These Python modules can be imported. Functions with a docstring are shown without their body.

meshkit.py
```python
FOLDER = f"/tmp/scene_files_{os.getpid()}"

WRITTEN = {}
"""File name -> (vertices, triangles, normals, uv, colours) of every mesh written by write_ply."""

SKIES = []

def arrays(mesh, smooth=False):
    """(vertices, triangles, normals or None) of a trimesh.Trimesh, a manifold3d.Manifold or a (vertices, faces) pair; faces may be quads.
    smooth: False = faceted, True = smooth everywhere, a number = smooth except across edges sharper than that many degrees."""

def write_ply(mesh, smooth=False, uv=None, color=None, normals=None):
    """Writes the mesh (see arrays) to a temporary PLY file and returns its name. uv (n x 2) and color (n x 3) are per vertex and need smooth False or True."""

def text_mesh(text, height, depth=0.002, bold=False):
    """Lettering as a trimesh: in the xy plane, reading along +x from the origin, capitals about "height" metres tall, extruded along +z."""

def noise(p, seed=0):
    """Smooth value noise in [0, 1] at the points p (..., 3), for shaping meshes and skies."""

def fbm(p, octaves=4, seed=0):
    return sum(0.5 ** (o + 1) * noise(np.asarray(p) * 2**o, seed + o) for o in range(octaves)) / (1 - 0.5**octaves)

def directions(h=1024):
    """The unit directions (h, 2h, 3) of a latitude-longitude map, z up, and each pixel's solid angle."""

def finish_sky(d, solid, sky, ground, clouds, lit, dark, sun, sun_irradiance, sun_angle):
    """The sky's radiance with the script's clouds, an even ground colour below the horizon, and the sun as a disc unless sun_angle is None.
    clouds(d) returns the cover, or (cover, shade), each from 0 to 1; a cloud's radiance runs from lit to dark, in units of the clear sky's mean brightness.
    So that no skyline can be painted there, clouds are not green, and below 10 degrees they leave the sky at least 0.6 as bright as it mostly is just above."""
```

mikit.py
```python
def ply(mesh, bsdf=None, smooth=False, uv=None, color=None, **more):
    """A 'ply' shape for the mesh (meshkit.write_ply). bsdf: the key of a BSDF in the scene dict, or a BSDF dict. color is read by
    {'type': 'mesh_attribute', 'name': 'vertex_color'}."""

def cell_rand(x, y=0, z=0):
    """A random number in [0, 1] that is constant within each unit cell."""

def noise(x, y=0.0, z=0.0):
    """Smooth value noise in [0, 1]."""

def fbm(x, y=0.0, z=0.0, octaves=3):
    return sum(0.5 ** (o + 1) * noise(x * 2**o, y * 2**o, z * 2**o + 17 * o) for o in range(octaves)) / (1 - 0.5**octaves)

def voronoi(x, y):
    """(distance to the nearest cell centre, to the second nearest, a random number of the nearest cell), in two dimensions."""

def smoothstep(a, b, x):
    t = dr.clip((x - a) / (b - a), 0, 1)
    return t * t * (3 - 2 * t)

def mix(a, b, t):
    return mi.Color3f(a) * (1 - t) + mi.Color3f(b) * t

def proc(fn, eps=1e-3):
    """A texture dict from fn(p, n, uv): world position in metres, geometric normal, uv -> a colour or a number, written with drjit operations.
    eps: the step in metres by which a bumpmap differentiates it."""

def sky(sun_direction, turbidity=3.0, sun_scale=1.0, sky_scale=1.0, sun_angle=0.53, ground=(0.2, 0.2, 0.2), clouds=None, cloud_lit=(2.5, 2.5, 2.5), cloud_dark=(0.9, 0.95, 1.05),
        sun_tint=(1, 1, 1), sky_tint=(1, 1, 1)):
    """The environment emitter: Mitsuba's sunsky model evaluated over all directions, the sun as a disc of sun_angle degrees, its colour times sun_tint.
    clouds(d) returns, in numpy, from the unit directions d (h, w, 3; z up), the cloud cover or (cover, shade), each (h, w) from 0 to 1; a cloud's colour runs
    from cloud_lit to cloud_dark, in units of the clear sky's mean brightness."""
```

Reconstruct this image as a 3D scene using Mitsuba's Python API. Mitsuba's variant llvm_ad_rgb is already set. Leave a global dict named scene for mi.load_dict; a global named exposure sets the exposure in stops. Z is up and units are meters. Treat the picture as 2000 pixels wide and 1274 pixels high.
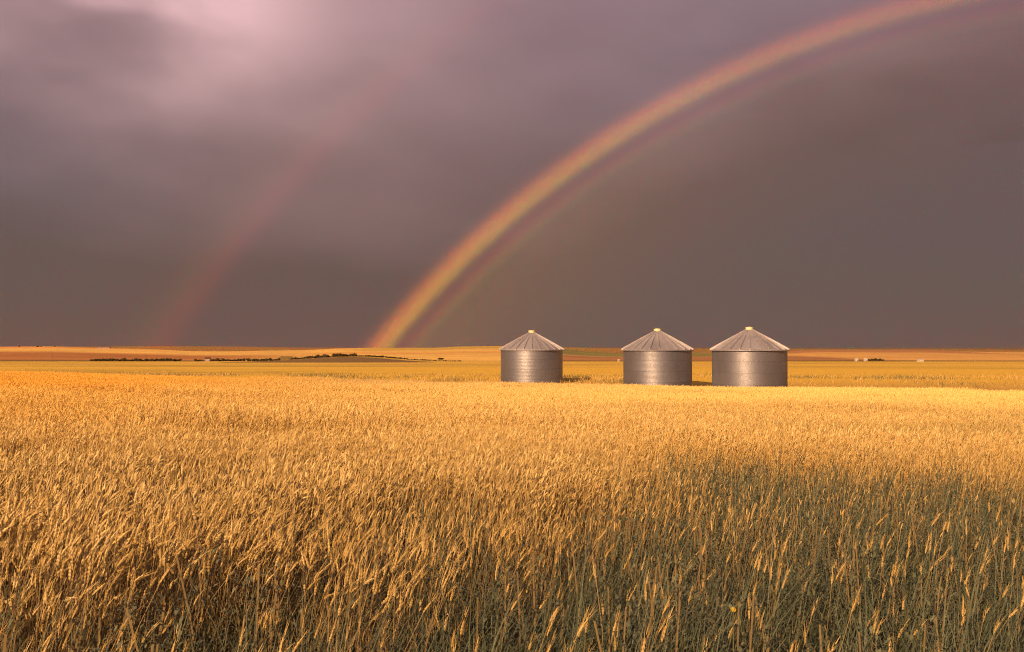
import math, numpy as np, trimesh, mitsuba as mi, drjit as dr, mikit, meshkit
from mikit import fbm, noise, mix, smoothstep
T = mi.ScalarTransform4f
scene, labels = {}, {}

# ---------------------------------------------------------------- camera, sky, exposure
EYE = 3.3                                   # metres above the plain the bins stand on
PITCH = math.radians(1.216)
scene['camera'] = {'type': 'perspective', 'fov': 51.48, 'fov_axis': 'x', 'near_clip': 0.05, 'far_clip': 60000.0,
                   'to_world': T().look_at(origin=[0, 0, EYE], target=[0, math.cos(PITCH), EYE + math.sin(PITCH)], up=[0, 0, 1])}
exposure = 2.3
SUN = np.array([-0.42695, -0.80585, 0.41028])   # low sun behind the left shoulder: opposite the bow's centre


def storm(d):
    """Overcast storm deck: dark rain in the north, a pink lit gap high in the north-west, thinner towards the sun."""
    az = np.degrees(np.arctan2(d[..., 0], d[..., 1]))
    el = np.degrees(np.arcsin(np.clip(d[..., 2], -1, 1)))
    q = np.stack([az * 0.045, el * 0.11, az * 0], -1)
    n1 = meshkit.fbm(q, 4, 3) - 0.5
    n2 = meshkit.fbm(q * 2.7 + 9.1, 4, 8) - 0.5
    n3 = meshkit.fbm(np.stack([az * 0.16 + el * 0.05, el * 0.34, az * 0 + 4], -1), 5, 14) - 0.5
    a = az + 6 * n1 + 3 * n3
    e = el + 3 * n2 + 2.4 * n3
    lob = lambda a0, e0, sa, se: np.exp(-((a - a0) / sa) ** 2 - ((e - e0) / se) ** 2)
    up = 1 - np.exp(-(np.maximum(e, 0) / 25.0) ** 1.8)
    lit = 0.035 + 0.34 * up + 0.10 * lob(0, 21, 30, 10)
    lit = lit + 0.74 * lob(-17.6, 17.6, 5.2, 3.6) + 0.26 * lob(-15, 19.5, 14, 8.0) + 0.34 * lob(-31, 19, 8, 6)
    lit = lit - 0.20 * lob(-21.0, 15.2, 4.2, 1.2) - 0.12 * lob(-26, 16.6, 5, 1.0) - 0.12 * lob(-16, 17.9, 2.0, 0.6)
    lit = lit - 0.05 * lob(24, 9, 16, 8) + 0.08 * lob(10, 20, 12, 5) + 0.10 * lob(-10, 9, 15, 6)
    lit = lit + (0.16 * n1 + 0.08 * n2) * (0.25 + up) + 0.42 * n3 * lob(-18, 17, 11, 4.5) + 0.02 * n3
    sunward = np.clip(-d[..., 0] * 0.468 - d[..., 1] * 0.884, -1, 1)      # 1 under the sun
    w = np.clip((sunward - 0.45) / 0.55, 0, 1)
    lit = lit * (1 - w) + w * (0.75 + 0.5 * n1)
    cover = 1 - np.clip(w * (0.75 + 1.3 * n2), 0, 0.85)
    blue = np.clip(0.03 + 0.11 * lob(-27, 9, 9, 5) + 0.10 * lob(9, 19, 14, 7) + 0.03 * lob(27, 6, 7, 6), 0, 0.4)
    cover = cover * (1 - blue * (1 - w))
    return np.clip(cover, 0, 1), np.clip(1 - lit, 0, 1)


scene['sky'] = mikit.sky(SUN, turbidity=3, sun_scale=1.0, sky_scale=0.6, sun_tint=(1.0, 0.78, 0.58), ground=(0.25, 0.17, 0.07), clouds=storm,
                         cloud_lit=(4.4, 2.75, 2.85), cloud_dark=(0.240, 0.193, 0.262), sky_tint=(0.95, 0.85, 1.05))

RNG = np.random.default_rng(20240611)


def tag(key, label=None, cat=None, group=None, kind=None):
    e = {k: v for k, v in (('label', label), ('category', cat), ('group', group), ('kind', kind)) if v}
    labels[key] = e


# ---------------------------------------------------------------- terrain
def ramp(t, pts):
    return np.interp(t, [p[0] for p in pts], [p[1] for p in pts])


def smooth01(a, b, x):
    t = np.clip((x - a) / (b - a), 0, 1)
    return t * t * (3 - 2 * t)


def field_edge(x):                               # far edge of the wheat field, in plan
    return 80 - np.where(x < 0, 0.50, 0.29) * x


CROP = 0.72                                       # height of the wheat
F = 2074.0
PLAIN = [(60, 752), (90, 742), (130, 733), (200, 723.5), (300, 718), (600, 712.5), (1000, 709.5), (1700, 707.5), (2400, 706)]
NEAR_RIDGE = [(-400, 679), (0, 677.5), (100, 676.5), (200, 680), (300, 682.5), (370, 686), (450, 686.5), (530, 685), (600, 684), (660, 681), (730, 679.5), (850, 679.5),
              (900, 677), (970, 676), (1040, 676.5), (1100, 682), (1150, 687), (1200, 690), (1300, 690), (1380, 688.5), (1530, 686.5), (1600, 683.5), (1700, 683.8), (1800, 684.5), (1870, 686), (1900, 687.5), (2000, 687.5), (2400, 686)]
FAR_RIDGE = [(-400, 677), (0, 677.5), (200, 677), (330, 676), (420, 676.5), (500, 677.5), (600, 679), (1000, 681), (1100, 678.5), (1200, 680), (1560, 681.5), (1700, 682), (1800, 681.5), (2000, 683.5), (2400, 683)]


def ground_z(x, y):
    x, y = np.asarray(x, float), np.asarray(y, float)
    t = np.clip(x / np.maximum(np.abs(y), 4.0), -0.62, 0.62)
    s = 0.0252 + 0.0146 * t - 0.0110 * t * t
    near = EYE - 0.72 - CROP - s * np.clip(y, -30, 1e9)
    px = 1000 + F * np.clip(x / np.maximum(y, 60.0), -0.8, 0.8)
    py = np.interp(np.log(np.maximum(y, 60)), [math.log(p[0]) for p in PLAIN], [p[1] for p in PLAIN])
    z_plain = EYE - (py - 681) / F * np.maximum(y, 60)
    z_plain = z_plain + 9.6 * np.exp(-((x + 284) / 105) ** 2 - ((y - 1900) / 260) ** 2)
    z_plain = z_plain + 0.35 * (meshkit.noise(np.stack([x / 55, y / 70, x * 0], -1)) - 0.5) * smooth01(110, 200, y)
    sky1, sky2 = ramp(px, NEAR_RIDGE), ramp(px, FAR_RIDGE)
    u = np.sin(np.clip((y - 2400) / 2800, 0, 1) * math.pi / 2)
    hill = EYE - (706 + (sky1 - 706) * u - 681) / F * y
    crest1 = EYE - (sky1 - 681) / F * 5200
    crest2 = EYE - (sky2 - 681) / F * 10500
    back = crest1 + (-60 - crest1) * smooth01(5200, 7200, y)
    back = np.where(y > 7200, -60 + (crest2 + 60) * smooth01(7200, 10500, y), back)
    back = np.where(y > 10500, crest2 - (y - 10500) * 0.03, back)
    z = np.where(y <= 2400, z_plain, np.where(y <= 5200, hill, back))
    w = smooth01(0, 25, y - field_edge(x))
    w = np.where(y < 20, 0, w)
    z = near * (1 - w) + z * w
    r = np.hypot(x, y)
    return np.where(y < 2, near * (1 - smooth01(300, 3000, r)) - 25 * smooth01(300, 3000, r), z)


radii = np.unique(np.concatenate([np.linspace(0.4, 3, 10), np.geomspace(3, 60, 70), np.linspace(60, 140, 90), np.geomspace(140, 1500, 70), np.linspace(1500, 5600, 130),
                                  np.geomspace(5600, 16000, 60)]))
angs = np.unique(np.concatenate([np.radians(np.linspace(-36, 36, 520)), np.radians(np.linspace(36, 324, 100))]))[:-1]
rr, aa = np.meshgrid(radii, angs, indexing='ij')
gx, gy = rr * np.sin(aa), rr * np.cos(aa)
gv = np.stack([gx, gy, ground_z(gx, gy)], -1).reshape(-1, 3)
nr, na = len(radii), len(angs)
i, j = np.meshgrid(np.arange(nr - 1), np.arange(na), indexing='ij')
j2 = (j + 1) % na
gq = np.stack([i * na + j, i * na + j2, (i + 1) * na + j2, (i + 1) * na + j], -1).reshape(-1, 4)
gf = np.vstack([gq[:, [0, 1, 2]], gq[:, [0, 2, 3]]])[:, ::-1]
hub = len(gv)
gv = np.vstack([gv, [[0, 0, float(ground_z(0, 0))]]])
gf = np.vstack([gf, np.stack([np.arange(na), (np.arange(na) + 1) % na, np.full(na, hub)], -1)])


def ground_colour(p, n, uv):
    x, y = p.x, p.y
    nb = fbm(x / 9, y / 14, 0, 3)
    band = fbm(x / 260 + 3.1, y / 38, 5, 3)
    wide = fbm(x / 900, y / 420, 2, 3)
    gold = mi.Color3f(0.68, 0.45, 0.08)
    soil = mi.Color3f(0.26, 0.19, 0.08)
    straw = mi.Color3f(0.72, 0.46, 0.10)
    # plain: golden grass with greener and paler stretches
    plain = mix(gold, mi.Color3f(0.44, 0.31, 0.07), smoothstep(0.38, 0.72, band))
    plain = mix(plain, mi.Color3f(0.70, 0.46, 0.15), smoothstep(0.55, 0.8, fbm(x / 300, y / 60, 9, 2)) * 0.6)
    green_left = smoothstep(-10, -55, x) * smoothstep(300, 120, y) * smoothstep(0.30, 0.62, fbm(x / 14, y / 16, 4, 3))
    plain = mix(plain, mi.Color3f(0.34, 0.25, 0.075), green_left * 0.8)
    # knoll under a green-brown crop, pale rim at its crest
    kx, ky = (x + 262) / 150, (y - 1560) / 265
    knoll = smoothstep(1.06, 0.94, kx * kx + ky * ky + 0.10 * (fbm(x / 60, y / 60, 1, 2) - 0.5))
    plain = mix(plain, mi.Color3f(0.21, 0.14, 0.07), knoll)
    # hill fields
    hill = mi.Color3f(0.70, 0.455, 0.14)
    yy = y + 260 * (wide - 0.5) + 60 * (nb - 0.5)
    brown_band = mi.Color3f(0.40, 0.185, 0.075)
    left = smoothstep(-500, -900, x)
    hill = mix(hill, brown_band, left * smoothstep(3750, 3300, yy + 0.28 * (x + 1200)))  # darker brown band along the lower left slope
    hill = mix(hill, mi.Color3f(0.62, 0.30, 0.10), smoothstep(-1500, -1900, x) * smoothstep(4100, 4500, yy) * 0.8)
    mid = smoothstep(-760, -600, x) * smoothstep(120, -40, x)
    hill = mix(hill, mi.Color3f(0.62, 0.34, 0.11), mid * smoothstep(3350, 3450, yy) * smoothstep(3750, 3650, yy) * 0.7)
    hill = mix(hill, mi.Color3f(0.52, 0.36, 0.10), mid * smoothstep(4000, 4200, yy))
    crop = smoothstep(40, 130, x) * smoothstep(1050, 900, x)
    hill = mix(hill, mi.Color3f(0.23, 0.21, 0.085), crop * smoothstep(3300, 3450, yy))
    hill = mix(hill, mi.Color3f(0.36, 0.19, 0.09), crop * smoothstep(3400, 3300, yy))
    right = smoothstep(850, 950, x)
    hill = mix(hill, mi.Color3f(0.60, 0.36, 0.125), right * smoothstep(4150, 3900, yy))
    hill = mix(hill, mi.Color3f(0.40, 0.21, 0.11), right * smoothstep(3900, 4150, yy) * smoothstep(2250, 2000, x))
    tan_ = smoothstep(0, 60, x - 1000 - 0.21 * y)
    hill = mix(hill, mi.Color3f(0.56, 0.35, 0.13), right * tan_)
    lane = right * smoothstep(26, 12, dr.abs(x - 1000 - 0.21 * y))
    hill = mix(hill, mi.Color3f(0.38, 0.19, 0.08), lane * 0.8)
    hill = hill * (0.76 + 0.48 * fbm(x / 170, y / 100, 7, 4))
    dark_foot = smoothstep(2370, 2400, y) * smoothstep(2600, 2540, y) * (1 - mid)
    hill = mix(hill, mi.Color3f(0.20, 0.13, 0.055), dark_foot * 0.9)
    far = mi.Color3f(0.42, 0.24, 0.12)
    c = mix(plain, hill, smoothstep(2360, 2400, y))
    c = mix(c, far, smoothstep(5500, 6500, y))
    edge = 80 - dr.select(x < 0, 0.50, 0.29) * x
    inside = smoothstep(4, -2, y - edge)
    rough = smoothstep(26, 8, y - edge) * (1 - inside)
    c = mix(c, mi.Color3f(0.40, 0.25, 0.09) * (0.7 + 0.6 * nb), rough * 0.8)
    field = mix(soil * 0.8, straw, smoothstep(6, 28, y))
    return mix(c, field, inside)


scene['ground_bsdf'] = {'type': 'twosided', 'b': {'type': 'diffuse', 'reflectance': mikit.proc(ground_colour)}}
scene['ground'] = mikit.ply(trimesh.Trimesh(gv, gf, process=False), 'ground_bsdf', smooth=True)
tag('ground', 'rolling prairie of golden fields and brown strips running to the horizon', 'ground', kind='structure')

# ---------------------------------------------------------------- rain shafts: drops send sunlight back at 42 and 51 degrees
E_SUN = (5.6, 2.0, 1.0)
BOW_R = [(0, .010), (25, .012), (31, .016), (33, .020), (35, .032), (37, .048), (38.5, .068), (39.3, .08), (39.9, .07), (40.1, .105), (40.4, .155), (40.62, .125), (40.84, .075), (41.02, .08), (41.2, .17), (41.42, .42),
         (41.7, .52), (41.98, .41), (42.35, .08), (42.65, .015), (43.0, .004), (44, .002), (49.9, .002), (50.3, .026), (50.8, .064), (51.4, .056), (52.0, .026), (52.8, .010), (54, .005), (60, .003), (90, .003), (155, .003)]
BOW_G = [(0, .004), (25, .005), (31, .008), (33, .010), (35, .014), (37, .019), (38.5, .026), (39.3, .030), (39.8, .028), (40.08, .055), (40.36, .040), (40.6, .012), (40.84, .004), (41.0, .012), (41.22, .10), (41.45, .185),
         (41.7, .15), (41.98, .075), (42.38, .012), (42.70, .002), (43.2, .001), (50.6, .001), (51.2, .008), (51.8, .010), (52.4, .005), (53, .002), (54, .002), (155, .0015)]


def rain_phase(table, irradiance, tau):
    cos = np.linspace(-1, 1, 6001)                        # scattering angle, 1 = straight on
    back = np.degrees(np.arccos(np.clip(-cos, -1, 1)))    # angle from the antisolar point
    p = np.interp(back, [a for a, _ in table], [v for _, v in table]) / (tau * irradiance)
    fwd = cos > 0.9
    rest = 1 - 2 * math.pi * p[~fwd].sum() * (cos[1] - cos[0])
    p[fwd] = rest / (2 * math.pi * 0.1)
    return {'type': 'tabphase', 'values': ', '.join(f'{v:.5g}' for v in p)}


def wedge(y0, deep_low, deep_high, z0=-110.0, z1=2700.0, half=9000.0):
    v = np.array([[s * half, y, z] for s in (-1, 1) for y, z in ((y0, z0), (y0 + deep_low, z0), (y0 + deep_high, z1), (y0, z1))])
    m = trimesh.convex.convex_hull(trimesh.Trimesh(v, process=False))
    return m


for k, (key, table, c, albedo) in enumerate((('rain_shaft', BOW_R, 0, (1, .02, .02)), ('rain_shaft_001', BOW_G, 1, (.02, 1, .02)))):
    tau, deep = 0.22, 900.0
    scene[key + '_air'] = {'type': 'homogeneous', 'sigma_t': tau / deep, 'albedo': {'type': 'rgb', 'value': list(albedo)}, 'phase': rain_phase(table, E_SUN[c], tau)}
    scene[key] = mikit.ply(wedge(5400 + 1000 * k, deep, 0.1 * deep, z1=2700.0 - 350 * k), {'type': 'null'}, interior={'type': 'ref', 'id': key + '_air'})
tag('rain_shaft', 'nearer curtain of sunlit rain carrying the red and orange of the rainbow', 'rain', kind='stuff')
tag('rain_shaft_001', 'farther curtain of sunlit rain carrying the yellow and green of the rainbow', 'rain', kind='stuff')

# ---------------------------------------------------------------- grain bins
def metal(base, rough, metallic, streak):
    def colour(p, n, uv):
        a = fbm(p.x * 3.0, p.y * 3.0, p.z * 0.7, 3)
        b = noise(p.x * 0.8 + 4, p.y * 0.8, dr.floor(p.z / 0.8625 + 0.24) * 7.3)
        return mi.Color3f(*base) * (1 + streak * (a - 0.5) + 2.0 * streak * (b - 0.5))

    def gloss(p, n, uv):
        return rough + 0.05 * (fbm(p.x * 5, p.y * 5, p.z * 1.5, 3) - 0.5)
    return {'type': 'principled', 'base_color': mikit.proc(colour), 'roughness': mikit.proc(gloss), 'metallic': metallic, 'specular': 0.5}


scene['wall_metal'] = metal((0.235, 0.238, 0.280), 0.46, 0.74, 0.14)
scene['roof_metal'] = metal((0.285, 0.272, 0.30), 0.58, 0.35, 0.30)
scene['cap_paint'] = {'type': 'principled', 'base_color': {'type': 'rgb', 'value': [0.80, 0.70, 0.38]}, 'roughness': 0.45}
R_BIN, RINGS, RING_H, Z_EAVE, N_SEG = 2.75, 4, 0.8625, 3.25, 120


def revolve(profile, seg=N_SEG):
    pr = np.asarray(profile, float)
    a = np.arange(seg) * 2 * math.pi / seg
    v = np.stack([pr[:, None, 0] * np.cos(a), pr[:, None, 0] * np.sin(a), np.repeat(pr[:, 1:2], seg, 1)], -1).reshape(-1, 3)
    i, j = np.meshgrid(np.arange(len(pr) - 1), np.arange(seg), indexing='ij')
    j2 = (j + 1) % seg
    q = np.stack([i * seg + j, i * seg + j2, (i + 1) * seg + j2, (i + 1) * seg + j], -1).reshape(-1, 4)
    return trimesh.Trimesh(v, np.vstack([q[:, :3], q[:, [0, 2, 3]]]), process=False)


def ring_mesh(k):
    z = np.linspace(0.004, RING_H - 0.004, 104)
    r = R_BIN + 0.0017 * np.sin(2 * math.pi * z / 0.0677) - 0.003 * (k % 2)
    prof = [(r[0] - 0.012, z[0])] + list(zip(r, z)) + [(r[-1] - 0.012, z[-1])]
    return revolve(prof)


RISE, OVER, N_PANEL = 1.44, 0.15, 24
CAP_R = 0.25


def roof_panel_mesh():
    """One tapered sheet with turned-up ribs on both long sides and a turned-down lip."""
    h = math.pi / N_PANEL
    rows = []
    for s in (0.0, 0.35, 0.7, 1.0):
        rad = CAP_R - 0.05 + (R_BIN + OVER - CAP_R + 0.05) * s
        zz = RISE * (1 - (rad - CAP_R) / (R_BIN - CAP_R))
        row = []
        for f, up in ((-1, 0.11), (-0.90, 0.11), (-0.82, 0.0), (-0.3, 0.004), (0.3, 0.004), (0.82, 0.0), (0.90, 0.11), (0.995, 0.11)):
            w = min(1.0, 0.35 + s)
            row.append((rad * math.cos(h * f), rad * math.sin(h * f), zz + up * w))
        rows.append(row)
    lip = [(x * 1.002, y * 1.002, z - 0.05 - (0.11 if k in (0, 1, 6, 7) else 0)) for k, (x, y, z) in enumerate(rows[-1])]
    rows.append(lip)
    v = np.array(rows).reshape(-1, 3)
    n = 8
    f = []
    for a in range(len(rows) - 1):
        for b in range(n - 1):
            p = a * n + b
            f += [(p, p + n, p + n + 1), (p, p + n + 1, p + 1)]
    return trimesh.Trimesh(v, f, process=False)


scene['wall_two'] = {'type': 'twosided', 'b': {'type': 'ref', 'id': 'wall_metal'}}
scene['roof_two'] = {'type': 'twosided', 'b': {'type': 'ref', 'id': 'roof_metal'}}
RING = [mikit.ply(ring_mesh(k), 'wall_two', smooth=50) for k in range(2)]
PANEL = mikit.ply(roof_panel_mesh(), 'roof_two', smooth=False)
CAP = mikit.ply(revolve([(CAP_R + 0.02, -0.03), (CAP_R + 0.02, 0.12), (CAP_R + 0.05, 0.13), (CAP_R + 0.05, 0.16), (CAP_R * 0.5, 0.20), (0.001, 0.21)], 40), 'cap_paint', smooth=40)
UNDER = mikit.ply(revolve([(0.05, RISE * 0.99), (R_BIN + OVER - 0.03, -RISE * OVER / (R_BIN - CAP_R) - 0.02), (R_BIN - 0.05, -0.06)], 96), 'roof_two', smooth=30)
BINS = [(94.3, 1038.5, 7.0, 'corrugated steel grain bin farthest from the others, smallest and left of the wide gap'),
        (85.8, 1284.0, 3.0, 'corrugated steel grain bin standing between the other two bins'),
        (79.2, 1463.5, 11.0, 'corrugated steel grain bin that looks largest, nearest and rightmost of three')]
for k, (y, px, rot, text) in enumerate(BINS):
    key = 'grain_bin' + (f'_{k:03d}' if k else '')
    x = (px - 1000) / F * y
    tag(key, text, 'grain bin', 'grain bins standing in the field')
    for q in range(RINGS):
        scene[key + '__wall_ring' + (f'_{q:03d}' if q else '')] = {**RING[q % 2], 'to_world': T().translate([x, y, Z_EAVE - RING_H * (RINGS - q)]).rotate([0, 0, 1], rot * (q + 1))}
    top = T().translate([x, y, Z_EAVE + 0.02])
    scene[key + '__roof'] = {**UNDER, 'to_world': top}
    for q in range(N_PANEL):
        scene[key + '__roof__panel' + (f'_{q:03d}' if q else '')] = {**PANEL, 'to_world': T().translate([x, y, Z_EAVE + 0.02]).rotate([0, 0, 1], rot + q * 360.0 / N_PANEL)}
    scene[key + '__roof_cap'] = {**CAP, 'to_world': T().translate([x, y, Z_EAVE + 0.02 + RISE])}
    tag(key + '__roof_cap', 'cream yellow cap closing the peak of the roof')

# ---------------------------------------------------------------- wheat
class Soup:
    def __init__(self):
        self.v, self.f, self.uv, self.n = [], [], [], 0

    def add(self, v, f, uv):
        self.v.append(v.reshape(-1, 3)); self.f.append(f.reshape(-1, 3) + self.n); self.uv.append(uv.reshape(-1, 2)); self.n += len(self.v[-1])

    def strips(self, pts, side, uv):
        """pts, side: (n, k, 3); ribbons from pts - side to pts + side. uv (n, k, 2)"""
        n, k, _ = pts.shape
        v = np.stack([pts - side, pts + side], 2)
        b = (np.arange(n) * k * 2)[:, None, None]
        i = np.arange(k - 1)[None, :, None] * 2
        f = np.concatenate([b + i + np.array([0, 1, 3]), b + i + np.array([0, 3, 2])], 1)
        self.add(v, f, np.repeat(uv[:, :, None], 2, 2))

    def tubes(self, pts, rad, ax1, ax2, sides, uv):
        """closed spindles: pts (n,k,3), rad (n,k), axes (n,k,3)"""
        n, k, _ = pts.shape
        a = np.arange(sides) * 2 * math.pi / sides
        v = pts[:, :, None] + rad[:, :, None, None] * (np.cos(a)[:, None] * ax1[:, :, None] + np.sin(a)[:, None] * ax2[:, :, None])
        b = (np.arange(n) * k * sides)[:, None, None, None]
        i = (np.arange(k - 1) * sides)[None, :, None, None]
        j = np.arange(sides); j2 = (j + 1) % sides
        f = np.concatenate([b + i + np.stack([j, j2, sides + j2], -1), b + i + np.stack([j, sides + j2, sides + j], -1)], 2)
        self.add(v, f, np.repeat(uv[:, :, None], sides, 2))

    def ply(self, bsdf):
        v, f, uv = np.concatenate(self.v), np.concatenate(self.f), np.concatenate(self.uv)
        return mikit.ply(trimesh.Trimesh(v, f, process=False), bsdf, uv=uv)


def curve(base, height, az, b0, b1, power=3.0, steps=24):
    """centre lines (n, steps+1, 3) and tangents of stalks that bend over towards azimuth az"""
    u = np.linspace(0, 1, steps + 1)
    phi = b0[:, None] + (b1 - b0)[:, None] * u[None] ** power
    t = np.stack([np.sin(phi) * np.cos(az)[:, None], np.sin(phi) * np.sin(az)[:, None], np.cos(phi)], -1)
    step = height[:, None, None] / steps * t
    p = base[:, None] + np.concatenate([np.zeros((len(base), 1, 3)), np.cumsum(0.5 * (step[:, 1:] + step[:, :-1]), 1)], 1)
    return u, p, t


def at(u, p, q):
    i = np.clip(np.searchsorted(u, q) - 1, 0, len(u) - 2)
    w = (q - u[i]) / (u[i + 1] - u[i])
    return p[:, i] * (1 - w)[None, :, None] + p[:, i + 1] * w[None, :, None]


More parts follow.
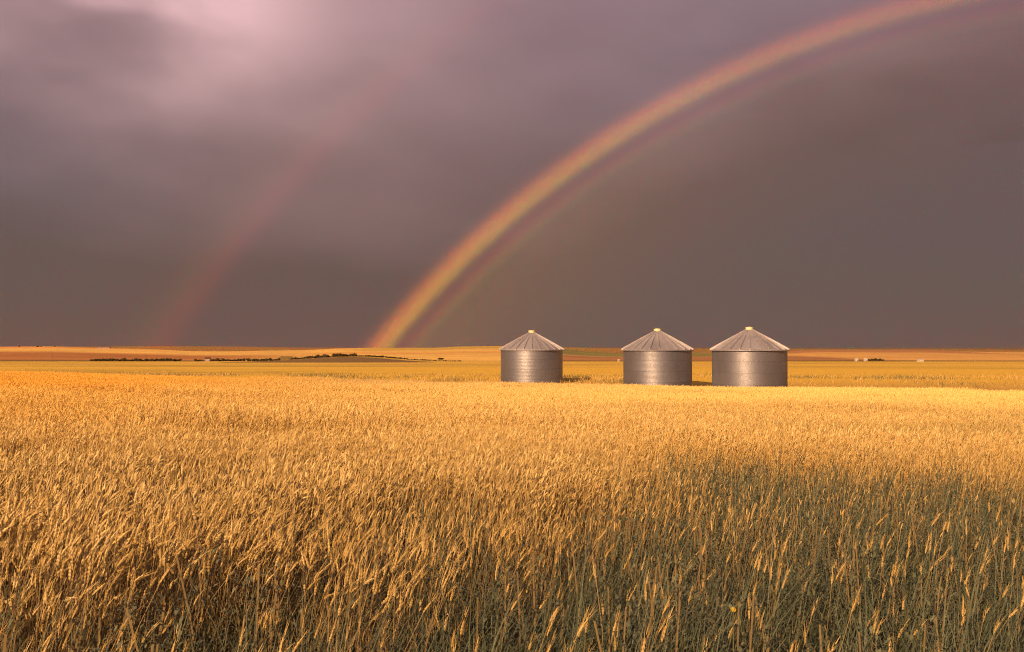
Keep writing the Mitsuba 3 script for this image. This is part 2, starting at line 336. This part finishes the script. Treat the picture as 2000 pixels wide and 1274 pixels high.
def wheat(soup, base, rng, lod, height=0.80, grow=1.0, g=0.0):
    n = len(base)
    g = np.zeros(n) + g
    hue = rng.random(n) * (1 - 0.5 * g)
    H = height * rng.normal(1, 0.085, n).clip(0.72, 1.22) * (1 - 0.20 * g * rng.random(n))
    grow = (grow * (1 - 0.30 * g))[:, None]
    grow3 = grow[:, :, None]
    az = rng.normal(0.0, 0.95, n)
    lean = rng.random(n)
    b0 = np.radians(rng.normal(4, 5, n)); b1 = np.radians(14 + (68 - 38 * g) * lean ** 1.5 + rng.normal(0, 6, n))
    u, p, t = curve(base, H, az, b0, b1, 3.2)
    spin = rng.random(n) * 6.283
    def frame(tt):
        ref = np.stack([np.cos(spin), np.sin(spin), 0.2 * np.ones(n)], -1)[:, None]
        a = np.cross(tt, ref); a /= np.linalg.norm(a, axis=-1, keepdims=True) + 1e-9
        return a, np.cross(tt, a)
    kind = lambda q, lo, hi: np.stack([np.repeat(hue[:, None], len(q), 1), np.repeat(np.linspace(lo, hi, len(q))[None], n, 0)], -1)
    q = {0: np.array([0.12, 0.45, 0.72, 0.915]), 1: np.array([0.35, 0.7, 0.915]), 2: np.array([0.55, 0.915])}[lod]
    P, TT = at(u, p, q), at(u, t, q)
    a1, a2 = frame(TT)
    soup.strips(P, a1 * (0.0015 if lod == 0 else 0.0022 if lod == 1 else 0.006) * grow3, kind(q, 0.30, 0.62))
    if lod == 2:
        q = np.array([0.88, 0.945, 1.0])
        P, TT = at(u, p, q), at(u, t, q)
        a1, a2 = frame(TT)
        w = np.array([0.25, 1.0, 0.15])[None, :, None] * 0.0085 * grow3
        soup.strips(P, a1 * w, kind(q, 0.85, 1.0)); soup.strips(P, a2 * w, kind(q, 0.85, 1.0))
        return
    k, sides = (10, 5) if lod == 0 else (4, 3)
    prof = np.interp(np.linspace(0, 1, k), [0, 0.18, 0.45, 0.75, 1], [0.30, 0.85, 1.0, 0.72, 0.08])
    q = np.linspace(0.912, 1.0, k)
    P, TT = at(u, p, q), at(u, t, q)
    P = P[:, :1] + (P - P[:, :1]) * ((1 - 0.25 * g) * (0.92 if lod == 0 else 0.70))[:, None, None]
    fat = rng.normal(1, 0.16, n).clip(0.6, 1.4)[:, None] * (1 + 0.22 * (rng.random((n, k)) - 0.5))
    a1, a2 = frame(TT)
    soup.tubes(P, (0.0052 if lod == 0 else 0.0044) * grow * prof[None] * fat * (1 + (0.28 if lod == 0 else 0) * np.where(np.arange(k) % 2, 1, -1)), a1, a2, sides, kind(q, 0.86, 1.0))
    if lod == 0:                                            # bristles and dry leaves
        for m in range(9):
            qq = np.array([0.922 + 0.07 * m / 8])
            B, TB = at(u, p, qq), at(u, t, qq)
            c1, c2 = frame(TB)
            w = rng.random(n)[:, None, None] * 6.283
            out = np.cos(w) * c1 + np.sin(w) * c2
            tip = B + (TB * 0.93 + out * 0.34) * (0.026 + 0.014 * rng.random(n)[:, None, None])
            r0 = B + out * 0.004
            soup.strips(np.concatenate([r0, tip], 1), np.concatenate([np.cross(TB, out) * 0.0013, np.cross(TB, out) * 0.0002], 1), kind(np.array([0, 1]), 0.95, 1.0))
    m = rng.random(n) < (0.85 if lod == 0 else 0.5)
    s = np.arange(4)
    L = rng.uniform(0.14, 0.30, n)
    la = rng.random(n) * 6.283
    start = at(u, p, np.array([0.62]))[:, 0] * 0.5 + at(u, p, np.array([0.4]))[:, 0] * 0.5
    lb0, lb1 = np.radians(rng.uniform(8, 35, n)), np.radians(rng.uniform(50, 150, n))
    u2, p2, t2 = curve(start[m], L[m], la[m], lb0[m], lb1[m], 1.6, 3)
    side = np.stack([-np.sin(la[m]), np.cos(la[m]), 0 * la[m]], -1)[:, None] * (np.array([0.8, 1.0, 0.7, 0.1])[None, :, None] * 0.0030 * (1.0 if lod == 0 else 1.4))
    soup.strips(p2, np.repeat(side, 1, 1), np.stack([np.repeat(hue[m][:, None], 4, 1), np.full((m.sum(), 4), 0.40)], -1))


def scatter(n, rng, x0, x1, y0, y1):
    x, y = rng.uniform(x0, x1, n), rng.uniform(y0, y1, n)
    return x, y


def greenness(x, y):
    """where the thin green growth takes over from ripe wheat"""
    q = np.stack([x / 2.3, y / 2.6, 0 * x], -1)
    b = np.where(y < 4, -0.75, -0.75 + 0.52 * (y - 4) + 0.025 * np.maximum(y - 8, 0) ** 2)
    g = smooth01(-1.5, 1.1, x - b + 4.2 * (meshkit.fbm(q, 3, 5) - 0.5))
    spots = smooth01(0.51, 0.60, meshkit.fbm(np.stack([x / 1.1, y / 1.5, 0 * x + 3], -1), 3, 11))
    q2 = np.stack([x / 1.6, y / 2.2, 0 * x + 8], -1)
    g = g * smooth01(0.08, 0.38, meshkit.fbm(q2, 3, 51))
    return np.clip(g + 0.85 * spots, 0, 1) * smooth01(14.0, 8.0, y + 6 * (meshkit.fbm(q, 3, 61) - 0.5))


NEAR_END, MID_END = 12.0, 30.0
rng = np.random.default_rng(7)
x, y = scatter(300000, rng, -8.2, 8.2, 1.55, NEAR_END)
keep = (np.abs(x) < 0.60 * y + 0.9)
x, y = x[keep], y[keep]
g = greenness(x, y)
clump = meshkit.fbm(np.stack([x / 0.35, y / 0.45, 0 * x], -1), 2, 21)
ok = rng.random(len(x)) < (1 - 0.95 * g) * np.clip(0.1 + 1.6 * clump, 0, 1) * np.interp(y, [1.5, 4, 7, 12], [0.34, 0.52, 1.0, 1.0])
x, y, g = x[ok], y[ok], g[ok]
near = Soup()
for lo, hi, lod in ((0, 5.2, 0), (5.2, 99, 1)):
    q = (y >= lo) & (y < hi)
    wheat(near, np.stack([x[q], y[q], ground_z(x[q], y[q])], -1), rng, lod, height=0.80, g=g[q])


def wheat_colour(p, n, uv):
    h, k = uv.x, uv.y
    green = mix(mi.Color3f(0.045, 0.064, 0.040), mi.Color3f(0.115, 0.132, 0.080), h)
    stem = mix(mi.Color3f(0.17, 0.12, 0.052), mi.Color3f(0.31, 0.22, 0.095), h)
    ear = mix(mi.Color3f(0.42, 0.29, 0.10), mi.Color3f(0.68, 0.53, 0.25), h * h)
    wide = fbm(p.x / 17, p.y / 23, 2, 3)
    pale = smoothstep(-30, 30, p.x + 30 * (wide - 0.5)) * smoothstep(5, 32, p.y)
    ear = mix(ear, mi.Color3f(0.71, 0.515, 0.175), 0.9 * pale)
    ear = mix(ear, mi.Color3f(0.80, 0.44, 0.055), 0.85 * smoothstep(4, -14, p.x + 0.15 * p.y) * smoothstep(5, 18, p.y))
    stem = mix(stem, mi.Color3f(0.50, 0.335, 0.11), smoothstep(4, 13, p.y))
    c = mix(green, stem, smoothstep(0.15, 0.45, k))
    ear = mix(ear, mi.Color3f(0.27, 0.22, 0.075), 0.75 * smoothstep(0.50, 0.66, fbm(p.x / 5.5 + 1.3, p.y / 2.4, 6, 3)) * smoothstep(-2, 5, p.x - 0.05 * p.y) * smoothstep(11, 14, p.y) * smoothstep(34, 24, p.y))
    c = mix(c, ear, smoothstep(0.55, 0.85, k))
    return c * (0.90 + 0.22 * wide)


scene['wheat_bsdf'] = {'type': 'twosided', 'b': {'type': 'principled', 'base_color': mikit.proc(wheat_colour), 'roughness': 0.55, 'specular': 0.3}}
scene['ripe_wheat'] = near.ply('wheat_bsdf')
tag('ripe_wheat', 'ripe bristly ears of wheat bending in the wind along the foreground', 'wheat', kind='stuff')

# the rest of the field in tiles
def tile(size, density, lod, seed, grow, height=0.80):
    r = np.random.default_rng(seed)
    n = int(size * size * density * 1.15)
    x, y = r.uniform(-size / 2, size / 2, n), r.uniform(-size / 2, size / 2, n)
    c = meshkit.fbm(np.stack([x / 0.5, y / 0.5, 0 * x + seed], -1), 2, seed)
    ok = r.random(n) < np.clip(0.35 + 1.2 * c, 0, 1)
    x, y = x[ok], y[ok]
    s = Soup()
    z = 0.10 * (meshkit.fbm(np.stack([x / 1.3, y / 1.3, 0 * x], -1), 2, seed + 5) - 0.5)
    wheat(s, np.stack([x, y, z], -1), r, lod, height, grow)
    return s.ply('wheat_bsdf')


SPEC = {'mid': (3.0, 560, 1, 1.05), 'far': (6.0, 220, 2, 1.15)}
VARIANTS = 4
for name, (size, dens, lod, grow) in SPEC.items():
    for v in range(VARIANTS):
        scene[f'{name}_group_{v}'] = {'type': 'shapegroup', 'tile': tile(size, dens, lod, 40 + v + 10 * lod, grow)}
count = 0
rng = np.random.default_rng(3)
for name, (size, dens, lod, grow) in SPEC.items():
    y0, y1 = (NEAR_END, MID_END) if name == 'mid' else (MID_END, 140)
    for yy in np.arange(y0 + size / 2, y1, size):
        for xx in np.arange(-90, 90, size):
            cx = xx + (0.37 * size if int(yy / size) % 2 else 0)
            if abs(cx) > 0.60 * yy + size or yy > field_edge(cx) - size * 0.3:
                continue
            g = float(greenness(np.array([cx]), np.array([yy]))[0]) if name == 'mid' else 0.0
            if rng.random() < 0.0:
                continue
            h = 0.5
            z = float(ground_z(cx, yy))
            sx = (float(ground_z(cx + h, yy)) - float(ground_z(cx - h, yy))) / (2 * h)
            sy = (float(ground_z(cx, yy + h)) - float(ground_z(cx, yy - h))) / (2 * h)
            flip = -1.0 if rng.random() < 0.5 else 1.0
            k = 1 + 0.06 * rng.normal()
            m = np.array([[1, 0, 0, cx], [0, flip, 0, yy], [sx, sy * flip, k, z], [0, 0, 0, 1.0]])
            count += 1
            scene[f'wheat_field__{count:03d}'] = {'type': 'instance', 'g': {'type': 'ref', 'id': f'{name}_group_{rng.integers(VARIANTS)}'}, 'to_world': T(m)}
tag('wheat_field', 'broad golden wheat field reaching from the foreground to the grain bins', 'wheat', kind='stuff')

# ---------------------------------------------------------------- green growth between the ears
def blades(soup, base, rng, height, width, k, droop=1.0):
    n = len(base)
    H = height * rng.uniform(0.6, 1.25, n)
    az = rng.normal(0.2, 1.6, n)
    u, p, t = curve(base, H, az, np.radians(rng.uniform(2, 26, n)), np.radians(rng.uniform(20, 125, n) * droop), 1.5, 4)
    side = np.stack([-np.sin(az + rng.normal(0, 0.5, n)), np.cos(az), 0 * az], -1)[:, None] * (np.array([0.8, 1, 0.9, 0.6, 0.08])[None, :, None] * width)
    soup.strips(p, side, np.stack([np.repeat(rng.random(n)[:, None], 5, 1), np.repeat(k[:, None], 5, 1)], -1))


rng = np.random.default_rng(12)
x, y = scatter(240000, rng, -9, 9, 1.55, 16)
keep = np.abs(x) < 0.58 * y + 0.8
x, y = x[keep], y[keep]
g = greenness(x, y)
ok = rng.random(len(x)) < np.where(y < NEAR_END, 0.45 + 0.55 * g, 0.8 * g)
x, y, g = x[ok], y[ok], g[ok]
grass = Soup()
tuft = meshkit.fbm(np.stack([x / 0.22, y / 0.26, 0 * x + 1], -1), 2, 33)
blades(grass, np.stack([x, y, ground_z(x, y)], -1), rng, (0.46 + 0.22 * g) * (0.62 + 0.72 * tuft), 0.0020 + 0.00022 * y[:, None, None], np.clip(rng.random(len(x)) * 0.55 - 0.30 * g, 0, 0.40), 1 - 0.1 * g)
# leafy sage-like weeds in the thin patches
wx, wy = scatter(11000, rng, -9, 9, 1.7, 15)
wk = (np.abs(wx) < 0.58 * wy + 0.6)
wx, wy = wx[wk], wy[wk]
wg = greenness(wx, wy)
wk = rng.random(len(wx)) < 0.03 + 0.60 * wg * smooth01(0.3, 0.6, meshkit.fbm(np.stack([wx / 0.5, wy / 0.6, 0 * wx], -1), 2, 41))
wx, wy = wx[wk], wy[wk]
LEAVES = 90
n = len(wx)
cz = ground_z(wx, wy)
hh = rng.uniform(0.42, 0.80, n)
u = rng.random((n, LEAVES)) ** 0.7
la = rng.random((n, LEAVES)) * 6.283
rad = 0.025 + 0.13 * rng.random((n, LEAVES)) * np.sin(np.pi * (0.2 + 0.75 * u))
cent = np.stack([wx[:, None] + rad * np.cos(la), wy[:, None] + rad * np.sin(la), cz[:, None] + hh[:, None] * (0.25 + 0.75 * u)], -1).reshape(-1, 3)
up = rng.uniform(-0.2, 1.1, n * LEAVES)
dirs = np.stack([np.cos(la.ravel()) * np.cos(up), np.sin(la.ravel()) * np.cos(up), np.sin(up)], -1)
L = rng.uniform(0.014, 0.036, n * LEAVES)[:, None]
lp = np.stack([cent, cent + dirs * L * 0.5, cent + dirs * L - [0, 0, 0.006]], 1)
ls = np.stack([-np.sin(la.ravel()), np.cos(la.ravel()), 0 * la.ravel()], -1)[:, None] * (np.array([0.2, 1.0, 0.12])[None, :, None] * (L[:, :, None] * 0.2))
wuv = np.stack([np.repeat(rng.random(n), LEAVES), np.zeros(n * LEAVES)], -1)
weeds = Soup()
weeds.strips(lp, ls, np.repeat(wuv[:, None], 3, 1))
su, sp, st = curve(np.stack([wx, wy, cz], -1), hh, rng.random(n) * 6.283, np.radians(rng.uniform(0, 8, n)), np.radians(rng.uniform(2, 20, n)), 1.5, 3)
weeds.strips(sp, np.repeat(np.array([[[0.003, 0.001, 0]]]), n, 0) * np.ones((1, 4, 1)), np.stack([np.full((n, 4), 0.8), np.full((n, 4), 0.25)], -1))


def weed_colour(p, n, uv):
    c = mix(mi.Color3f(0.075, 0.095, 0.058), mi.Color3f(0.135, 0.145, 0.085), uv.x)
    return mix(c, mi.Color3f(0.24, 0.17, 0.08), smoothstep(0.1, 0.3, uv.y))


scene['weed_bsdf'] = {'type': 'twosided', 'b': {'type': 'principled', 'base_color': mikit.proc(weed_colour), 'roughness': 0.6, 'specular': 0.3}}
scene['grass'] = grass.ply('wheat_bsdf')
tag('grass', 'dull olive grass blades growing under and between the wheat', 'grass', kind='stuff')
scene['weeds'] = weeds.ply('weed_bsdf')
tag('weeds', 'grey green leafy weeds thick in the lower right of the field', 'weeds', kind='stuff')

# rough grass beyond the field's edge and round the feet of the bins
rng = np.random.default_rng(31)
n = 130000
x = rng.uniform(-110, 90, n)
off = rng.exponential(14, n) - 1.0
y = field_edge(x) + off
dens = meshkit.fbm(np.stack([x / 7, y / 9, 0 * x], -1), 3, 17)
ok = (np.abs(x) < 0.6 * y) & (rng.random(n) < smooth01(0.35, 0.62, dens))
for by, bpx, _, _ in BINS:
    bx = (bpx - 1000) / F * by
    ok &= np.hypot(x - bx, y - by) > R_BIN + 0.08
x, y = x[ok], y[ok]
rough = Soup()
green = smooth01(0.4, 0.6, meshkit.fbm(np.stack([x / 12, y / 10, 0 * x + 7], -1), 2, 29))
blades(rough, np.stack([x, y, ground_z(x, y)], -1), rng, 0.24 + 0.26 * meshkit.fbm(np.stack([x / 2.1, y / 2.6, 0 * x], -1), 2, 91), 0.013, np.where(rng.random(len(x)) < 0.75 * green, 0.06, 0.42))
scene['rough_grass'] = rough.ply('wheat_bsdf')
tag('rough_grass', 'tufts of rough olive and brown grass behind the field edge by the bins', 'grass', kind='stuff')

# ---------------------------------------------------------------- far trees, farm buildings, poles
scene['leaf_bsdf'] = {'type': 'twosided', 'b': {'type': 'diffuse', 'reflectance': mikit.proc(lambda p, n, uv: mix(mi.Color3f(0.06, 0.046, 0.022), mi.Color3f(0.13, 0.10, 0.046), fbm(p.x / 1.7, p.y / 1.7, p.z / 1.2, 2)))}}
scene['bark_bsdf'] = {'type': 'diffuse', 'reflectance': {'type': 'rgb', 'value': [0.10, 0.075, 0.05]}}


def crown_mesh(seed, n=330):
    r = np.random.default_rng(seed)
    lumps = [(r.normal(0, 0.22), r.normal(0, 0.22), r.uniform(0.45, 0.85), r.uniform(0.22, 0.36)) for _ in range(6)]
    v, f = [], []
    for k in range(n):
        lx, ly, lz, lr = lumps[r.integers(6)]
        d = r.normal(size=3); d /= np.linalg.norm(d)
        c = np.array([lx, ly, lz]) + d * lr * r.uniform(0.6, 1.0) * [1, 1, 0.7]
        for _ in range(1):
            e1, e2 = r.normal(size=3) * 0.13, r.normal(size=3) * 0.13
            b = len(v)
            v += [c - e1, c + e2, c + e1, c - e2]
            f += [(b, b + 1, b + 2), (b, b + 2, b + 3)]
    v = np.array(v); v[:, 2] = np.maximum(v[:, 2], 0.06)
    return trimesh.Trimesh(v, f, process=False)


def trunk_mesh():
    m = trimesh.util.concatenate([trimesh.creation.cone(0.045, 0.75, sections=7), trimesh.creation.cone(0.022, 0.45, sections=5, transform=trimesh.transformations.rotation_matrix(0.6, [1, 0.3, 0], [0, 0, 0.25]) @ trimesh.transformations.translation_matrix([0, 0, 0.25])),
                                  trimesh.creation.cone(0.022, 0.45, sections=5, transform=trimesh.transformations.rotation_matrix(-0.6, [0.6, 1, 0], [0, 0, 0.22]) @ trimesh.transformations.translation_matrix([0, 0, 0.22]))])
    m.apply_translation([0, 0, -0.03])
    return m


CROWNS = [mikit.ply(crown_mesh(60 + k), 'leaf_bsdf') for k in range(4)]
TRUNK = mikit.ply(trunk_mesh(), 'bark_bsdf', smooth=40)
trees = 0


def tree(x, y, h, wide, label, group, r):
    global trees
    key = 'tree' + (f'_{trees:03d}' if trees else '')
    trees += 1
    m = T().translate([x, y, float(ground_z(x, y)) - 0.1]).rotate([0, 0, 1], float(r.uniform(0, 360))).scale([wide, wide, h])
    scene[key + '__crown'] = {**CROWNS[r.integers(4)], 'to_world': m}
    scene[key + '__trunk'] = {**TRUNK, 'to_world': m}
    tag(key, label, 'tree', group)


def px_x(px, y):
    return (px - 1000) / F * y


r = np.random.default_rng(77)
def row(p0, p1, y, h, step, label, group, wide=1.5):
    px = p0
    while px < p1:
        yy = y(px) if callable(y) else y
        tree(px_x(px, yy), yy + r.uniform(-8, 8), h * r.uniform(0.7, 1.25), h * wide * r.uniform(0.8, 1.2), label, group, r)
        px += step * r.uniform(0.8, 1.2)


row(181, 352, 2380, 5.2, 3.6, 'dark shelterbelt tree in the long low row at left below the brown hillside', 'shelterbelt trees below the brown hillside')
row(382, 500, 2380, 4.8, 3.6, 'dark tree in the row between the small shed and the knoll', 'trees in the row beside the small shed')
row(500, 598, lambda p: 2360 - (p - 500) * 4.0, 5.6, 3.8, 'dark tree in the row climbing the left flank of the knoll', 'trees climbing the left flank of the knoll')
row(604, 640, 1930, 5.0, 5, 'dark tree right of the gap in the hedge on the knoll', 'trees right of the hedge gap')
row(655, 695, 1930, 6.4, 6, 'grey green tree in the clump on top of the knoll', 'trees in the clump on top of the knoll')
row(640, 790, 1940, 2.6, 4, 'low dark bush in the hedge along the crest of the knoll', 'hedge bushes along the crest of the knoll', 2.0)
row(790, 900, lambda p: 1960 + (p - 790) * 2.5, 2.0, 5, 'dark bush in the thin hedge trailing right of the knoll', 'hedge bushes trailing right of the knoll', 2.0)
row(1697, 1726, 2450, 4.5, 5, 'dark tree in the farm grove at right beyond the bins', 'grove beside the white farmhouses')
row(38, 40, 4700, 5, 9, 'faint lone tree leftmost on the crest of the orange hill', None)
row(74, 82, 4700, 5.5, 6, 'faint tree of the pair on the crest of the orange hill', 'pair of trees on the orange hill crest')
row(107, 109, 4700, 5, 9, 'faint lone tree right of the pair on the crest of the orange hill', None)
row(860, 862, 2600, 6, 9, 'small tree standing alone in the golden field right of the knoll', None)

scene['pale_wall'] = {'type': 'diffuse', 'reflectance': {'type': 'rgb', 'value': [0.52, 0.45, 0.38]}}
scene['grey_wall'] = {'type': 'diffuse', 'reflectance': {'type': 'rgb', 'value': [0.34, 0.27, 0.25]}}
scene['moss_wall'] = {'type': 'diffuse', 'reflectance': {'type': 'rgb', 'value': [0.16, 0.115, 0.05]}}
scene['dark_roof'] = {'type': 'diffuse', 'reflectance': {'type': 'rgb', 'value': [0.10, 0.06, 0.035]}}
scene['pale_roof'] = {'type': 'diffuse', 'reflectance': {'type': 'rgb', 'value': [0.40, 0.34, 0.29]}}
scene['pane_bsdf'] = {'type': 'principled', 'base_color': {'type': 'rgb', 'value': [0.03, 0.03, 0.035]}, 'roughness': 0.15}
scene['wood_bsdf'] = {'type': 'diffuse', 'reflectance': {'type': 'rgb', 'value': [0.13, 0.085, 0.05]}}
buildings = {}


def building(name, px, y, w, dpt, wall, rise, label, cat, walls='pale_wall', roof='dark_roof', group=None):
    k = buildings.get(name, 0); buildings[name] = k + 1
    key = name + (f'_{k:03d}' if k else '')
    x = px_x(px, y)
    z = float(ground_z(x, y)) - 0.3
    to = T().translate([x, y, z])
    b = trimesh.creation.box([w, dpt, wall + 0.3]); b.apply_translation([0, 0, (wall + 0.3) / 2])
    gable = trimesh.convex.convex_hull(trimesh.Trimesh(np.array([[s * w / 2, t * dpt / 2, wall + 0.3] for s in (-1, 1) for t in (-1, 1)] + [[s * w / 2, 0, wall + 0.3 + rise * 0.96] for s in (-1, 1)]), process=False))
    scene[key + '__wall'] = {**mikit.ply(trimesh.util.concatenate([b, gable]), walls), 'to_world': to}
    sheets = []
    for t in (-1, 1):
        e = np.array([[s * (w / 2 + 0.3), t * (dpt / 2 + 0.3), wall + 0.3 - 0.3 * rise / (dpt / 2)] for s in (-1, 1)] + [[s * (w / 2 + 0.3), 0, wall + 0.3 + rise] for s in (-1, 1)])
        sheets.append(trimesh.convex.convex_hull(trimesh.Trimesh(np.vstack([e, e + [0, 0, 0.2]]), process=False)))
    scene[key + '__roof'] = {**mikit.ply(trimesh.util.concatenate(sheets), roof), 'to_world': to}
    d = trimesh.creation.box([1.1, 0.08, 2.1]); d.apply_translation([w * 0.18, -dpt / 2 - 0.042, 1.35])
    scene[key + '__door'] = {**mikit.ply(d, 'wood_bsdf'), 'to_world': to}
    for q, f in enumerate((-0.28, 0.36)):
        p = trimesh.creation.box([1.2, 0.08, 1.0]); p.apply_translation([w * f, -dpt / 2 - 0.042, min(1.9, wall * 0.6) + 0.3])
        scene[key + '__window' + (f'_{q:03d}' if q else '')] = {**mikit.ply(p, 'pane_bsdf'), 'to_world': to}
    tag(key, label, cat, group)


building('shed', 406, 2300, 11, 8, 5.5, 4.2, 'small lone shed with dark roof behind the low tree row at left', 'shed', 'grey_wall')
building('barn', 202, 4800, 64, 14, 4.0, 2.5, 'long low barn on the skyline of the orange hill at left', 'barn', 'grey_wall')
building('barn', 560, 2080, 22, 12, 6.0, 4.0, 'grey green barn standing among the trees left of the knoll', 'barn', 'moss_wall', 'moss_wall')
building('barn', 634, 1990, 6, 9, 5.0, 3.5, 'narrow grey barn behind the hedge on top of the knoll', 'barn', 'grey_wall', 'dark_roof')
building('farmhouse', 1672, 2420, 6.5, 7, 4.0, 3.0, 'white farmhouse at the left end of the right hand farm', 'house', 'pale_wall', 'pale_roof')
building('farmhouse', 1690, 2420, 7, 7, 4.4, 3.2, 'white farmhouse next to the dark grove', 'house', 'pale_wall', 'pale_roof')
building('farmhouse', 1208, 2250, 4.5, 6, 3.0, 2.0, 'tiny white house in the gap just left of the middle grain bin', 'house', 'pale_wall', 'pale_roof')
building('white_shed', 1797, 2200, 12, 8, 3.2, 2.0, 'white shed lying alone at the foot of the right hand hill', 'shed', 'pale_wall', 'pale_roof')


def pole(px, y, h, k, label):
    key = 'utility_pole' + (f'_{k:03d}' if k else '')
    x = px_x(px, y)
    to = T().translate([x, y, float(ground_z(x, y)) - 0.2])
    m = trimesh.creation.cone(0.28, h * 6, sections=10)
    m = trimesh.creation.cylinder(0.2, h, sections=10); m.apply_translation([0, 0, h / 2])
    m.vertices[:, :2] *= (1.15 - 0.45 * m.vertices[:, 2:] / h)
    scene[key + '__post'] = {**mikit.ply(m, 'wood_bsdf'), 'to_world': to}
    b = trimesh.creation.box([2.4, 0.16, 0.16]); b.apply_translation([0, -0.24, h - 0.7])
    scene[key + '__crossarm'] = {**mikit.ply(b, 'wood_bsdf'), 'to_world': to}
    for q, s in enumerate((-1.0, -0.4, 0.4, 1.0)):
        c = trimesh.creation.cylinder(0.06, 0.2, sections=8); c.apply_translation([s, -0.24, h - 0.515])
        scene[key + '__insulator' + (f'_{q:03d}' if q else '')] = {**mikit.ply(c, 'pale_wall'), 'to_world': to}
    tag(key, label, 'utility pole', 'utility poles on the far left')


pole(102, 1900, 13.5, 0, 'thin utility pole before the brown hillside, leftmost of the poles')
pole(285, 1900, 13.0, 1, 'thin utility pole above the long shelterbelt row')
pole(458, 1900, 11.0, 2, 'faint utility pole above the tree row right of the small shed')


# ---------------------------------------------------------------- two plants that stand out at the lower right
def leaf_mesh(L, w, droop):
    t = np.linspace(0, 1, 6)
    half = w * np.sin(np.pi * np.clip(t * 0.93 + 0.05, 0, 1)) ** 0.8
    xx = L * t
    zz = L * (0.35 * t - droop * t * t)
    v = np.concatenate([np.stack([xx, -half, zz + 0.3 * half], -1), np.stack([xx, 0 * t, zz], -1), np.stack([xx, half, zz + 0.3 * half], -1)])
    f = []
    for r0 in (0, 6):
        for q in range(5):
            f += [(r0 + q, r0 + q + 1, r0 + 7 + q), (r0 + q, r0 + 7 + q, r0 + 6 + q)]
    return trimesh.Trimesh(v, f, process=False)


scene['broad_leaf'] = {'type': 'twosided', 'b': {'type': 'principled', 'base_color': mikit.proc(lambda p, n, uv: mix(mi.Color3f(0.045, 0.055, 0.025), mi.Color3f(0.13, 0.12, 0.06), fbm(p.x * 25, p.y * 25, p.z * 25, 3))), 'roughness': 0.5}}
r = np.random.default_rng(5)
px_, py_, d_ = 1945, 1190, 3.0
bx, by = (px_ - 1000) / F * d_, d_
bz = float(ground_z(bx, by))
tag('leafy_plant', 'dark broad leaved plant low in the bottom right corner of the field', 'plant')
st = trimesh.creation.cylinder(0.005, 0.62, sections=7); st.apply_translation([0, 0, 0.31])
scene['leafy_plant__stem'] = {**mikit.ply(st, 'broad_leaf', smooth=40), 'to_world': T().translate([bx, by, bz])}
for q in range(14):
    m = mikit.ply(leaf_mesh(r.uniform(0.07, 0.14), r.uniform(0.016, 0.028), r.uniform(0.3, 0.9)), 'broad_leaf', smooth=True)
    scene['leafy_plant__leaf' + (f'_{q:03d}' if q else '')] = {**m, 'to_world': T().translate([bx, by, bz + 0.30 + 0.34 * q / 13]).rotate([0, 0, 1], 137.5 * q)}
scene['petal'] = {'type': 'twosided', 'b': {'type': 'principled', 'base_color': {'type': 'rgb', 'value': [0.40, 0.28, 0.03]}, 'roughness': 0.6}}
d_ = 2.9
fx = (1430 - 1000) / F * d_
fz = float(ground_z(fx, d_))
ftop = EYE - (1188 - 681) / F * d_
tag('yellow_flower', 'small yellow flower among the weeds at the lower right of centre', 'flower')
st = trimesh.creation.cylinder(0.002, ftop - fz, sections=6); st.apply_translation([0, 0, (ftop - fz) / 2])
scene['yellow_flower__stem'] = {**mikit.ply(st, 'broad_leaf', smooth=40), 'to_world': T().translate([fx, d_, fz])}
for q in range(9):
    m = mikit.ply(leaf_mesh(0.008, 0.0024, 0.25), 'petal', smooth=True)
    scene['yellow_flower__petal' + (f'_{q:03d}' if q else '')] = {**m, 'to_world': T().translate([fx, d_, ftop]).rotate([1, 0.2, 0], 50).rotate([0, 0, 1], 40.0 * q)}
c = trimesh.creation.icosphere(2, 0.0045); c.apply_translation([0, 0, 0.002])
scene['yellow_flower__flower_head'] = {**mikit.ply(c, 'petal', smooth=True), 'to_world': T().translate([fx, d_, ftop])}
